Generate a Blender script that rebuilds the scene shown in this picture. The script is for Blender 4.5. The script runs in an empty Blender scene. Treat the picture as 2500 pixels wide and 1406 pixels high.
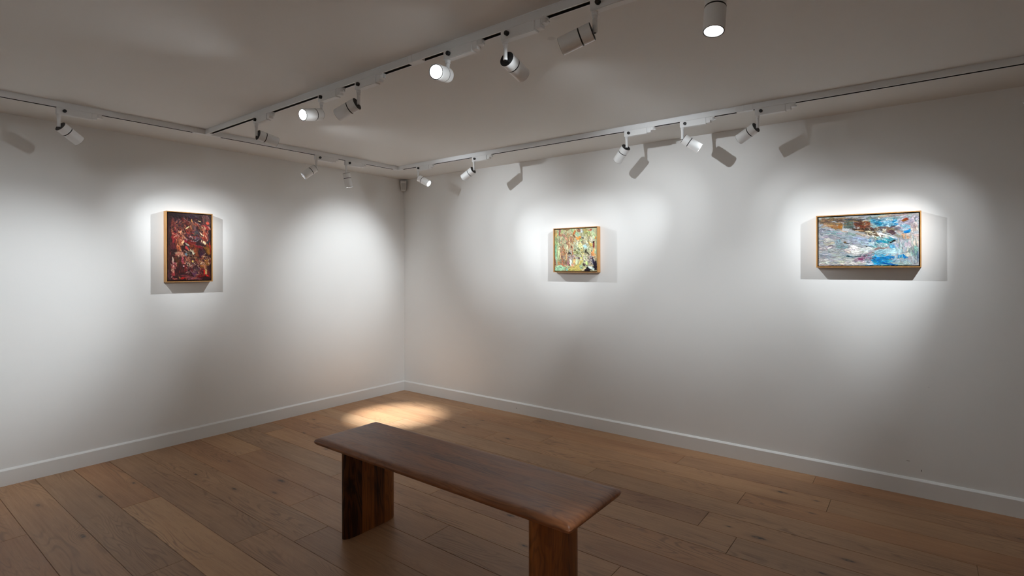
import bpy, bmesh, math, random
import numpy as np
from mathutils import Vector, Matrix, Quaternion

random.seed(7)
scene = bpy.context.scene
COL = scene.collection

# ------------------------------------------------------------------ camera, world, exposure
CAM = Vector((4.6703, -4.0623, 1.40))
YAW = math.radians(-37.467)          # heading, measured from +y towards +x
F_PX, HORIZON = 1293.17, 651.87      # focal length and eye line in the 2500 x 1406 frame
cam_data = bpy.data.cameras.new('camera')
cam_data.sensor_fit = 'HORIZONTAL'
cam_data.sensor_width = 36.0
cam_data.lens = 36.0 * F_PX / 2500.0
cam_data.shift_y = -(703.0 - HORIZON) / 2500.0
cam_data.clip_start = 0.02
camera = bpy.data.objects.new('camera', cam_data)
COL.objects.link(camera)
camera.location = CAM
fwd = Vector((math.sin(YAW), math.cos(YAW), 0))
rot = fwd.to_track_quat('-Z', 'Y') @ Quaternion((0, 0, 1), math.radians(-0.11))
camera.rotation_mode = 'QUATERNION'
camera.rotation_quaternion = rot
scene.camera = camera

world = bpy.data.worlds.new('world')
scene.world = world
world.use_nodes = True
world.node_tree.nodes['Background'].inputs[0].default_value = (0.5, 0.45, 0.4, 1)
world.node_tree.nodes['Background'].inputs[1].default_value = 0.0

scene.view_settings.view_transform = 'Standard'
scene.view_settings.look = 'None'
scene.view_settings.gamma = 1.0
scene.view_settings.use_curve_mapping = False
scene.view_settings.exposure = 0.76

BEAM_W = 31.0        # narrow beam of one track head
SPILL_W = 6.0       # wide field of one track head
LED = (0.885, 0.95, 1.0)

ROOM_X, ROOM_Y, H = 7.4, -6.6, 2.398


# ------------------------------------------------------------------ helpers
def srgb(r, g=None, b=None):
    if isinstance(r, str):
        r = r.lstrip('#')
        r, g, b = (int(r[i:i + 2], 16) for i in (0, 2, 4))
    f = lambda c: (c / 255 / 12.92) if c / 255 <= 0.04045 else ((c / 255 + 0.055) / 1.055) ** 2.4
    return (f(r), f(g), f(b), 1.0)


class NT:
    """small node-tree helper"""
    def __init__(self, name):
        self.m = bpy.data.materials.new(name)
        self.m.use_nodes = True
        self.t = self.m.node_tree
        self.bsdf = self.t.nodes['Principled BSDF']

    def n(self, kind, **kw):
        nd = self.t.nodes.new(kind)
        for k, v in kw.items():
            setattr(nd, k, v)
        return nd

    def l(self, a, b):
        self.t.links.new(a, b)

    def set(self, sock, v):
        if hasattr(v, 'is_output'):
            self.l(v, sock)
        else:
            sock.default_value = v

    def math(self, op, a, b=0.0, c=0.0, clamp=False):
        nd = self.n('ShaderNodeMath', operation=op, use_clamp=clamp)
        for i, v in enumerate((a, b, c)):
            self.set(nd.inputs[i], v)
        return nd.outputs[0]

    def vmath(self, op, a, b=(0, 0, 0)):
        nd = self.n('ShaderNodeVectorMath', operation=op)
        self.set(nd.inputs[0], a)
        self.set(nd.inputs[1], b)
        return nd.outputs[1] if op in ('LENGTH', 'DISTANCE', 'DOT_PRODUCT') else nd.outputs[0]

    def noise(self, vec, scale=5.0, detail=2.0, rough=0.5, dist=0.0):
        nd = self.n('ShaderNodeTexNoise')
        self.l(vec, nd.inputs['Vector'])
        nd.inputs['Scale'].default_value = scale
        nd.inputs['Detail'].default_value = detail
        nd.inputs['Roughness'].default_value = rough
        nd.inputs['Distortion'].default_value = dist
        return nd.outputs['Fac']

    def maprange(self, v, a, b, c=0.0, d=1.0, smooth=False):
        nd = self.n('ShaderNodeMapRange')
        nd.clamp = True
        if smooth:
            nd.interpolation_type = 'SMOOTHSTEP'
        self.set(nd.inputs['Value'], v)
        for k, x in zip(('From Min', 'From Max', 'To Min', 'To Max'), (a, b, c, d)):
            self.set(nd.inputs[k], x)
        return nd.outputs[0]

    def mix(self, fac, a, b, blend='MIX'):
        nd = self.n('ShaderNodeMix', data_type='RGBA', blend_type=blend)
        self.set(nd.inputs['Factor'], fac)
        self.set(nd.inputs['A'] if False else nd.inputs[6], a)
        self.set(nd.inputs[7], b)
        return nd.outputs[2]

    def bump(self, height, strength=0.2, dist=0.002):
        nd = self.n('ShaderNodeBump')
        nd.inputs['Strength'].default_value = strength
        nd.inputs['Distance'].default_value = dist
        self.l(height, nd.inputs['Height'])
        self.l(nd.outputs[0], self.bsdf.inputs['Normal'])

    def base(self, v):
        self.set(self.bsdf.inputs['Base Color'], v)

    def rough(self, v):
        self.set(self.bsdf.inputs['Roughness'], v)


def tag(o, label=None, cat=None, group=None, kind=None):
    if label: o['label'] = label
    if cat: o['category'] = cat
    if group: o['group'] = group
    if kind: o['kind'] = kind
    return o


def mesh_obj(name, verts, faces, mat=None, parent=None, smooth=False, loc=(0, 0, 0)):
    me = bpy.data.meshes.new(name)
    me.from_pydata([tuple(v) for v in verts], [], [tuple(f) for f in faces])
    me.update()
    bm = bmesh.new(); bm.from_mesh(me)
    bmesh.ops.recalc_face_normals(bm, faces=bm.faces)
    bm.to_mesh(me); bm.free()
    if smooth:
        for p in me.polygons: p.use_smooth = True
    if mat: me.materials.append(mat)
    o = bpy.data.objects.new(name, me)
    COL.objects.link(o)
    o.location = loc
    if parent: o.parent = parent
    return o


def auto_smooth(o, deg=35):
    me = o.data
    for p in me.polygons: p.use_smooth = True
    bm = bmesh.new(); bm.from_mesh(me)
    lim = math.radians(deg)
    for e in bm.edges:
        e.smooth = not (len(e.link_faces) == 2 and e.calc_face_angle(0) > lim)
    bm.to_mesh(me); bm.free()
    return o


def box_data(x0, x1, y0, y1, z0, z1):
    v = [(x, y, z) for z in (z0, z1) for y in (y0, y1) for x in (x0, x1)]
    f = [(0, 2, 3, 1), (4, 5, 7, 6), (0, 1, 5, 4), (1, 3, 7, 5), (3, 2, 6, 7), (2, 0, 4, 6)]
    return v, f


def box(name, x0, x1, y0, y1, z0, z1, mat, parent=None, bevel=0.0, seg=2):
    v, f = box_data(x0, x1, y0, y1, z0, z1)
    o = mesh_obj(name, v, f, mat, parent)
    if bevel:
        bm = bmesh.new(); bm.from_mesh(o.data)
        bmesh.ops.bevel(bm, geom=list(bm.edges), offset=bevel, segments=seg, affect='EDGES', profile=0.5)
        bm.to_mesh(o.data); bm.free()
        auto_smooth(o)
    return o


def lathe(name, prof, mat, parent=None, seg=40, axis='Z', caps=True, loc=(0, 0, 0), deg=35):
    """prof: list of (radius, height)"""
    verts, faces = [], []
    for r, z in prof:
        for i in range(seg):
            a = 2 * math.pi * i / seg
            verts.append((r * math.cos(a), r * math.sin(a), z))
    for k in range(len(prof) - 1):
        for i in range(seg):
            j = (i + 1) % seg
            faces.append((k * seg + i, k * seg + j, (k + 1) * seg + j, (k + 1) * seg + i))
    if caps:
        faces.append(tuple(range(seg - 1, -1, -1)))
        faces.append(tuple(range((len(prof) - 1) * seg, len(prof) * seg)))
    if axis == 'Y':      # height runs along -Y
        verts = [(x, -z, y) for x, y, z in verts]
    if axis == 'X':
        verts = [(z, x, y) for x, y, z in verts]
    o = mesh_obj(name, verts, faces, mat, parent, loc=loc)
    return auto_smooth(o, deg)


def prism(name, poly, a0, a1, mat, parent=None, along='X'):
    """poly: closed list of 2D points; along X -> points are (y,z); along Y -> (x,z)"""
    n = len(poly)
    if along == 'X':
        v = [(a0, p, q) for p, q in poly] + [(a1, p, q) for p, q in poly]
    else:
        v = [(p, a0, q) for p, q in poly] + [(p, a1, q) for p, q in poly]
    f = [(i, (i + 1) % n, n + (i + 1) % n, n + i) for i in range(n)]
    f += [tuple(range(n - 1, -1, -1)), tuple(range(n, 2 * n))]
    return mesh_obj(name, v, f, mat, parent)


def empty(name, loc, rz=0.0, parent=None):
    o = bpy.data.objects.new(name, None)
    o.empty_display_size = 0.05
    COL.objects.link(o)
    o.location = loc
    o.rotation_euler = (0, 0, rz)
    if parent: o.parent = parent
    return o


# ------------------------------------------------------------------ materials
def plain(name, col, rough=0.5, metal=0.0, coat=0.0):
    t = NT(name)
    t.base(col)
    t.rough(rough)
    t.bsdf.inputs['Metallic'].default_value = metal
    t.bsdf.inputs['Coat Weight'].default_value = coat
    return t.m


def wall_paint(name, col, marks=(), bump=0.12):
    t = NT(name)
    geo = t.n('ShaderNodeNewGeometry')
    pos = geo.outputs['Position']
    big = t.noise(pos, 0.9, 3, 0.5)
    c = t.mix(t.maprange(big, 0.3, 0.7), tuple(x * 0.985 for x in col[:3]) + (1,), tuple(min(1, x * 1.012) for x in col[:3]) + (1,))
    for (p, sx, sz, dark) in marks:
        d = t.vmath('SUBTRACT', pos, p)
        d = t.vmath('MULTIPLY', d, (1 / sx, 1 / sx, 1 / sz))
        r = t.math('ADD', t.vmath('LENGTH', d), t.math('MULTIPLY', t.math('SUBTRACT', t.noise(pos, 160, 2), 0.5), 1.2))
        k = t.maprange(r, 0.6, 1.1, dark, 0.0)
        c = t.mix(k, c, (0.12, 0.09, 0.07, 1))
    t.base(c)
    t.rough(0.62)
    t.bsdf.inputs['Specular IOR Level'].default_value = 0.3
    fine = t.noise(pos, 170, 3, 0.6)
    wide = t.noise(pos, 14, 3, 0.5)
    h = t.math('ADD', t.math('MULTIPLY', fine, 0.5), wide)
    t.bump(h, bump, 0.0025)
    return t.m


M = {}
M['wall'] = wall_paint('wall_paint', (0.865, 0.853, 0.83, 1),
                       marks=[((4.62, 0, 0.205), 0.010, 0.003, 0.45), ((4.685, 0, 0.158), 0.0025, 0.009, 0.8),
                              ((4.72, 0, 0.67), 0.006, 0.003, 0.15)])
M['ceiling'] = wall_paint('ceiling_paint', (0.81, 0.795, 0.765, 1),
                          marks=[((3.40, -2.12, H), 0.02, 0.02, 0.16), ((3.52, -2.28, H), 0.03, 0.03, 0.10)])
M['skirting'] = wall_paint('skirting_paint', (0.82, 0.808, 0.785, 1), marks=[((1.62, -0.018, 0.05), 0.006, 0.004, 0.85)], bump=0.05)
M['rail_white'] = plain('track_white', (0.86, 0.865, 0.865, 1), 0.35)
M['lamp_white'] = plain('lamp_white_enamel', (0.90, 0.90, 0.89, 1), 0.28, coat=0.2)
M['lamp_plastic'] = plain('lamp_white_plastic', (0.87, 0.87, 0.865, 1), 0.45)
M['black'] = plain('black_plastic', (0.006, 0.006, 0.006, 1), 0.45)
M['slot_dark'] = plain('slot_dark', (0.015, 0.012, 0.01, 1), 0.6)
M['copper'] = plain('conductor_metal', (0.35, 0.28, 0.2, 1), 0.4, 1.0)
M['steel'] = plain('brushed_steel', (0.6, 0.6, 0.62, 1), 0.3, 1.0)
M['reflector'] = plain('lamp_reflector', (0.75, 0.77, 0.8, 1), 0.22, 1.0)


def emission(name, col, strength):
    m = bpy.data.materials.new(name)
    m.use_nodes = True
    t = m.node_tree
    t.nodes.clear()
    e = t.nodes.new('ShaderNodeEmission')
    e.inputs[0].default_value = col
    e.inputs[1].default_value = strength
    o = t.nodes.new('ShaderNodeOutputMaterial')
    t.links.new(e.outputs[0], o.inputs[0])
    return m


M['lens'] = emission('led_lens', (1, 0.99, 0.97, 1), 6.0)

# dark knots in the oak boards, in metres on the floor
KNOTS = [(0.547, -3.284, 1), (0.692, -3.022, 1.1), (0.618, -2.825, .8), (1.209, -3.232, 1.2), (0.783, -2.519, .8), (1.232, -2.474, 1.1),
         (0.711, -2.266, .8), (1.491, -2.348, .9), (1.353, -2.226, 1.5), (0.245, -1.301, 1), (0.544, -1.576, .8), (1.048, -1.697, .9),
         (1.191, -0.642, 1.2), (1.507, -0.386, 1), (1.515, -0.647, .9), (2.011, -0.654, 1.2), (1.94, -0.098, .9), (2.847, -1.701, 1.1),
         (3.099, -1.913, .8), (3.998, -0.437, 1.3), (4.016, -1.118, 1.5), (4.403, -1.087, 1.2), (4.324, -1.284, .8), (4.189, -0.446, .7),
         (3.857, -1.087, .6), (4.191, -0.643, .7), (5.091, -0.317, 1)]


def oak_floor():
    t = NT('oak_floorboard')
    pos = t.n('ShaderNodeNewGeometry').outputs['Position']
    info = t.n('ShaderNodeObjectInfo')
    sep = t.n('ShaderNodeSeparateColor')
    t.l(info.outputs['Color'], sep.inputs[0])
    tone, seed, warm = sep.outputs[0], sep.outputs[1], sep.outputs[2]
    off = t.n('ShaderNodeCombineXYZ')
    t.l(t.math('MULTIPLY', seed, 37.0), off.inputs[0])
    t.l(t.math('MULTIPLY', seed, 91.0), off.inputs[1])
    t.l(t.math('MULTIPLY', seed, 53.0), off.inputs[2])
    p = t.vmath('ADD', pos, off.outputs[0])
    # knots
    knot, swirl = None, None
    warp = t.noise(pos, 40, 2, 0.6)
    for (kx, ky, s) in KNOTS:
        d = t.vmath('SUBTRACT', pos, (kx, ky, 0))
        r = t.vmath('LENGTH', t.vmath('MULTIPLY', d, (1 / (0.030 * s), 1 / (0.011 * s), 0)))
        k = t.maprange(r, 0.35, 1.15, 1.0, 0.0, True)
        w = t.maprange(r, 0.0, 5.0, 1.0, 0.0, True)
        knot = k if knot is None else t.math('MAXIMUM', knot, k)
        swirl = w if swirl is None else t.math('MAXIMUM', swirl, w)
    # growth rings: contours of a stretched noise field, bent around the knots
    q = t.vmath('MULTIPLY', p, (0.85, 6.5, 1.0))
    field = t.noise(q, 1.0, 2.5, 0.45, 0.35)
    field = t.math('ADD', field, t.math('MULTIPLY', swirl, 0.20))
    ring = t.math('SINE', t.math('MULTIPLY', field, 150.0))
    ring = t.maprange(ring, 0.25, 1.0, 0.0, 1.0)
    region = t.maprange(t.noise(t.vmath('MULTIPLY', p, (1.2, 5.0, 1.0)), 1.3, 2), 0.44, 0.62)
    # straight fine grain and pores
    g1 = t.noise(t.vmath('MULTIPLY', p, (2.2, 75.0, 1.0)), 1.0, 4, 0.65)
    g2 = t.noise(t.vmath('MULTIPLY', p, (14.0, 420.0, 1.0)), 1.0, 2, 0.6)
    cloud = t.noise(t.vmath('MULTIPLY', p, (1.4, 5.5, 1.0)), 1.0, 3, 0.55)
    light = t.mix(warm, srgb('#c09a74'), srgb('#c29467'))
    dark = t.mix(warm, srgb('#89674d'), srgb('#8f5f42'))
    k = t.math('ADD', tone, t.math('MULTIPLY', t.math('SUBTRACT', cloud, 0.5), 0.85))
    k = t.math('ADD', k, t.math('MULTIPLY', t.math('SUBTRACT', g1, 0.5), 0.65), clamp=True)
    c = t.mix(k, dark, light)
    c = t.mix(t.math('MULTIPLY', t.math('MULTIPLY', ring, region), 0.52), c, srgb('#6c4a35'))
    c = t.mix(t.maprange(g2, 0.56, 0.72, 0.0, 0.30), c, srgb('#68483a'))
    halo = t.maprange(swirl, 0.55, 0.95, 0.0, 0.35)
    c = t.mix(halo, c, srgb('#7a5640'))
    kn = t.math('MULTIPLY', knot, t.maprange(warp, 0.35, 0.6, 0.25, 1.0))
    c = t.mix(t.math('MULTIPLY', kn, 0.9), c, srgb('#2b2224'))
    t.base(c)
    t.rough(t.maprange(g1, 0.2, 0.8, 0.46, 0.36))
    t.bsdf.inputs['Specular IOR Level'].default_value = 0.38
    h = t.math('ADD', t.math('MULTIPLY', g2, -0.5), t.math('MULTIPLY', g1, 0.6))
    h = t.math('SUBTRACT', h, t.math('MULTIPLY', ring, 0.25))
    t.bump(h, 0.22, 0.0012)
    return t.m


M['oak'] = oak_floor()
M['subfloor'] = plain('subfloor', (0.03, 0.02, 0.014, 1), 0.9)


def bench_wood(name, along, light, dark, rough):
    """along: 0 grain on local x, 2 grain on local z"""
    t = NT(name)
    tc = t.n('ShaderNodeTexCoord').outputs['Object']
    info = t.n('ShaderNodeObjectInfo')
    sep = t.n('ShaderNodeSeparateColor')
    t.l(info.outputs['Color'], sep.inputs[0])
    tone, seed = sep.outputs[0], sep.outputs[1]
    off = t.n('ShaderNodeCombineXYZ')
    for i, kk in enumerate((31.0, 17.0, 43.0)):
        t.l(t.math('MULTIPLY', seed, kk), off.inputs[i])
    p = t.vmath('ADD', tc, off.outputs[0])
    def st(a, b):
        return (a, b, b) if along == 0 else (b, b, a)
    field = t.noise(t.vmath('MULTIPLY', p, st(1.6, 9.0)), 1.0, 3, 0.5, 0.6)
    ring = t.maprange(t.math('SINE', t.math('MULTIPLY', field, 70.0)), -0.2, 1.0, 0.0, 1.0)
    g1 = t.noise(t.vmath('MULTIPLY', p, st(4.0, 120.0)), 1.0, 4, 0.6)
    cloud = t.noise(t.vmath('MULTIPLY', p, st(2.5, 9.0)), 1.0, 3, 0.55)
    k = t.math('ADD', tone, t.math('MULTIPLY', t.math('SUBTRACT', cloud, 0.5), 0.9))
    k = t.math('ADD', k, t.math('MULTIPLY', t.math('SUBTRACT', g1, 0.5), 0.7))
    k = t.math('SUBTRACT', k, t.math('MULTIPLY', ring, 0.22), clamp=True)
    c = t.mix(k, dark, light)
    if along == 2:      # a knot, only on the stave whose colour carries the flag
        d = t.vmath('MULTIPLY', t.vmath('SUBTRACT', tc, (0.03, -0.135, 0.27)), (0, 1 / 0.030, 1 / 0.055))
        r = t.math('ADD', t.vmath('LENGTH', d), t.math('MULTIPLY', t.math('SUBTRACT', t.noise(tc, 45, 2), 0.5), 1.3))
        c = t.mix(t.math('MULTIPLY', t.maprange(r, 0.3, 1.1, 0.9, 0.0), sep.outputs[2]), c, srgb('#170a04'))
    t.base(c)
    t.rough(t.math('ADD', rough, t.math('MULTIPLY', t.math('SUBTRACT', cloud, 0.5), 0.2)))
    t.bsdf.inputs['Specular IOR Level'].default_value = 0.4
    t.bsdf.inputs['Coat Weight'].default_value = 0.05
    t.bsdf.inputs['Coat Roughness'].default_value = 0.3
    t.bump(t.math('ADD', g1, t.math('MULTIPLY', ring, 0.3)), 0.10, 0.001)
    return t.m


M['bench_top'] = bench_wood('bench_top_wood', 0, srgb('#a3683f'), srgb('#5a311c'), 0.42)
M['bench_leg'] = bench_wood('bench_leg_wood', 2, srgb('#a8642a'), srgb('#2e1405'), 0.42)


def frame_wood():
    t = NT('frame_wood')
    tc = t.n('ShaderNodeTexCoord').outputs['Object']
    g = t.noise(t.vmath('MULTIPLY', tc, (60, 60, 6)), 1.0, 3, 0.6)
    c = t.mix(t.maprange(g, 0.3, 0.7), srgb('#a9743a'), srgb('#c6955c'))
    t.base(c)
    t.rough(0.42)
    t.bump(g, 0.08, 0.001)
    return t.m


M['frame'] = frame_wood()


def paint_mat():
    t = NT('oil_paint')
    a = t.n('ShaderNodeVertexColor', layer_name='paint')
    t.base(a.outputs['Color'])
    t.rough(0.42)
    t.bsdf.inputs['Specular IOR Level'].default_value = 0.4
    return t.m


M['paint'] = paint_mat()
M['canvas_edge'] = plain('canvas_edge', (0.45, 0.42, 0.37, 1), 0.8)

# ------------------------------------------------------------------ the setting
st = lambda o: tag(o, kind='structure')
st(box('wall_left', -0.15, 0, ROOM_Y, 0.15, -0.05, H + 0.1, M['wall']))
st(box('wall_right', 0, ROOM_X, 0, 0.15, -0.05, H + 0.1, M['wall']))
st(box('wall_rear', -0.15, ROOM_X + 0.15, ROOM_Y - 0.15, ROOM_Y, -0.05, H + 0.1, M['wall']))
st(box('wall_side', ROOM_X, ROOM_X + 0.15, ROOM_Y, 0.15, -0.05, H + 0.1, M['wall']))
st(box('ceiling', 0, ROOM_X, ROOM_Y, 0, H, H + 0.1, M['ceiling']))
floor = st(box('floor', 0, ROOM_X, ROOM_Y, 0, -0.06, -0.015, M['subfloor']))

BB_T, BB_H = 0.016, 0.0974


def skirting_poly(sign):
    return [(0, -0.001), (sign * BB_T, -0.001), (sign * BB_T, BB_H - 0.002), (sign * (BB_T - 0.001), BB_H),
            (sign * 0.006, BB_H + 0.0085), (sign * 0.002, BB_H + 0.010), (0, BB_H + 0.010)]


st(prism('baseboard_left', skirting_poly(1), ROOM_Y, 0, M['skirting'], along='Y'))
st(prism('baseboard_right', skirting_poly(-1), 0, ROOM_X, M['skirting'], along='X'))
st(prism('baseboard_rear', [(ROOM_Y + p, q) for p, q in skirting_poly(1)], 0, ROOM_X, M['skirting'], along='X'))
st(prism('baseboard_side', [(ROOM_X + p, q) for p, q in skirting_poly(-1)], ROOM_Y, 0, M['skirting'], along='Y'))

# oak boards: rows run along x, 0.2022 m wide; end joints read off the photograph
ROW_W, ROW_0 = 0.2022, -0.0344
JOINTS = {0: [1.9, 4.128], 1: [1.216, 3.3], 2: [2.268, 4.253], 3: [1.841, 3.82], 4: [0.9, 2.896, 4.887], 5: [1.75, 3.722],
          6: [1.9, 3.924], 7: [1.1, 3.05, 5.0], 8: [0.285, 2.28, 4.3], 9: [1.55, 3.564], 10: [0.655, 2.651, 4.7],
          11: [1.739, 3.75], 12: [2.136, 4.1], 13: [1.914, 3.9], 14: [0.988, 3.0], 15: [1.872, 3.9], 16: [2.4, 4.4], 17: [0.949, 2.95]}
TONES = {(0, 0): .55, (0, 1): .45, (0, 2): .36, (1, 0): .66, (1, 1): .42, (1, 2): .32, (2, 0): .48, (2, 1): .62, (2, 2): .56,
         (3, 0): .44, (3, 1): .62, (3, 2): .46, (4, 1): .58, (4, 2): .52, (5, 0): .55, (5, 1): .30, (5, 2): .55, (6, 0): .52,
         (6, 1): .60, (6, 2): .50, (7, 1): .50, (7, 2): .60, (8, 0): .42, (8, 1): .62, (8, 2): .36, (9, 0): .45, (9, 1): .56, (9, 2): .60,
         (10, 0): .74, (10, 1): .48, (10, 2): .40, (11, 0): .46, (11, 1): .44, (12, 0): .50, (12, 1): .34, (13, 0): .36, (13, 1): .48,
         (14, 0): .48, (14, 1): .92, (15, 0): .40, (15, 1): .36, (16, 0): .52, (17, 0): .42, (17, 1): .42}


def plank(x0, x1, y0, y1, tone):
    g, ch, dz = 0.0007, 0.0015, random.uniform(-0.0003, 0.0)
    x0 += g; x1 -= g; y0 += g; y1 -= g
    top = [(x0 + ch, y0 + ch, dz), (x1 - ch, y0 + ch, dz), (x1 - ch, y1 - ch, dz), (x0 + ch, y1 - ch, dz)]
    mid = [(x0, y0, dz - ch), (x1, y0, dz - ch), (x1, y1, dz - ch), (x0, y1, dz - ch)]
    low = [(x, y, -0.016) for x, y, _ in mid]
    v = top + mid + low
    f = [(0, 1, 2, 3)]
    for i in range(4):
        j = (i + 1) % 4
        f += [(i, 4 + i, 4 + j, j), (4 + i, 8 + i, 8 + j, 4 + j)]
    o = mesh_obj('plank', v, f, M['oak'], floor)
    o.color = (tone, random.random(), random.random(), 1)
    return o


row = 0
while True:
    y1 = min(0.0, -(row * ROW_W + ROW_0))
    y0 = max(ROOM_Y, -((row + 1) * ROW_W + ROW_0))
    if y1 <= ROOM_Y + 0.01:
        break
    js = list(JOINTS.get(row, [random.uniform(0.5, 2.0)]))
    while js[-1] < ROOM_X - 2.3:
        js.append(js[-1] + 1.98 + random.uniform(-.05, .05))
    xs = [0.0] + [j for j in js if j < ROOM_X - 0.1] + [ROOM_X]
    for i in range(len(xs) - 1):
        plank(xs[i], xs[i + 1], y0, y1, TONES.get((row, i), random.uniform(.35, .62)))
    row += 1

# ------------------------------------------------------------------ lighting tracks
TW, TH, SL, SD = 0.036, 0.035, 0.022, 0.022


def rail_poly(zc=H):
    w, s = TW / 2, SL / 2
    zt, zb = zc + 0.001, zc - TH
    return [(-w, zt), (-w, zc - 0.003), (-w + 0.0012, zc - 0.0036), (-w + 0.0012, zc - 0.005), (-w, zc - 0.0056), (-w, zb + 0.001), (-w + 0.001, zb),
            (-s, zb), (-s, zb + SD), (s, zb + SD), (s, zb), (w - 0.001, zb), (w, zb + 0.001), (w, zc - 0.0056), (w - 0.0012, zc - 0.005),
            (w - 0.0012, zc - 0.0036), (w, zc - 0.003), (w, zt)]


def rail(root, c, a0, a1, along):
    """one length of slotted rail with its dark insulator and conductors"""
    ry = root.location
    if along == 'X':
        sh = lambda pts: [(p + c - ry.y, q - ry.z) for p, q in pts]
        b0, b1 = a0 - ry.x, a1 - ry.x
    else:
        sh = lambda pts: [(p + c - ry.x, q - ry.z) for p, q in pts]
        b0, b1 = a0 - ry.y, a1 - ry.y
    r = prism('rail', sh(rail_poly()), b0, b1, M['rail_white'], root, along)
    zb, s = H - TH, SL / 2
    ins = [(-s, zb + 0.0006), (-s + 0.0016, zb + 0.0006), (-s + 0.0016, zb + SD - 0.0016), (s - 0.0016, zb + SD - 0.0016), (s - 0.0016, zb + 0.0006), (s, zb + 0.0006),
           (s, zb + SD), (-s, zb + SD)]
    i_ = prism('slot_insulator', sh(ins), b0, b1, M['slot_dark'], r, along)
    for sd in (-1, 1):
        w0, w1 = sd * (s - 0.0016), sd * (s - 0.0028)
        prism('conductor', sh([(w0, zb + 0.009), (w1, zb + 0.009), (w1, zb + 0.0115), (w0, zb + 0.0115)]), b0, b1, M['copper'], r, along)
    return r


def cover(root, name, x0, x1, y0, y1, extra=0.0008):
    l = root.location
    return box(name, x0 - l.x, x1 - l.x, y0 - l.y, y1 - l.y, H - TH - extra - l.z, H + 0.001 - l.z, M['rail_white'], root, bevel=0.0012, seg=1)


LX, MY, RY = 0.572, -2.355, -0.572      # centre lines of the three runs
w = TW / 2 + 0.0006
run_left = tag(empty('lighting_track', (LX, -3.4, H)), 'white ceiling track running along the wall with the dark red painting', 'track')
rail(run_left, LX, ROOM_Y + 0.5, MY - 0.075, 'Y')
rail(run_left, LX, MY + 0.075, RY - 0.06, 'Y')
cover(run_left, 'tee_connector', LX - w, LX + w, MY - 0.075, MY + 0.075)
cover(run_left, 'tee_branch', LX + w - 0.001, LX + 0.068, MY - w, MY + w)
cover(run_left, 'joint_collar', LX - w - 0.0006, LX + w + 0.0006, MY - 0.094, MY - 0.075, 0.0014)
cover(run_left, 'joint_collar', LX - w - 0.0006, LX + w + 0.0006, MY + 0.075, MY + 0.094, 0.0014)

run_mid = tag(empty('lighting_track', (2.5, MY, H)), 'white ceiling track crossing the middle of the ceiling above the bench', 'track')
rail(run_mid, MY, LX + 0.068, 2.757, 'X')
rail(run_mid, MY, 2.845, 6.6, 'X')
cover(run_mid, 'joint_cover', 2.757, 2.784, MY - w, MY + w)
cover(run_mid, 'joint_cover', 2.7846, 2.845, MY - w, MY + w)
cover(run_mid, 'end_cap', 6.6, 6.62, MY - w, MY + w)

run_right = tag(empty('lighting_track', (2.5, RY, H)), 'white ceiling track running along the wall with the blue and the green painting', 'track')
rail(run_right, RY, LX + 0.07, 3.77, 'X')
rail(run_right, RY, 3.866, 6.6, 'X')
cover(run_right, 'joint_cover', 3.77, 3.8176, RY - w, RY + w)
cover(run_right, 'joint_cover', 3.8182, 3.866, RY - w, RY + w)
cover(run_right, 'corner_connector', LX - w, LX + 0.07, RY - w, RY + w)
cover(run_right, 'corner_connector_arm', LX - w, LX + w, RY - 0.06, RY - w + 0.001)
cover(run_right, 'end_cap', 6.6, 6.62, RY - w, RY + w)

# ------------------------------------------------------------------ track spotlights
R_H, HEAD_0, HEAD_1 = 0.033, 0.010, 0.134       # head radius, rear and front of the barrel from the pivot
RING = HEAD_0 + 0.36 * (HEAD_1 - HEAD_0)
PROTO = {}


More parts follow.
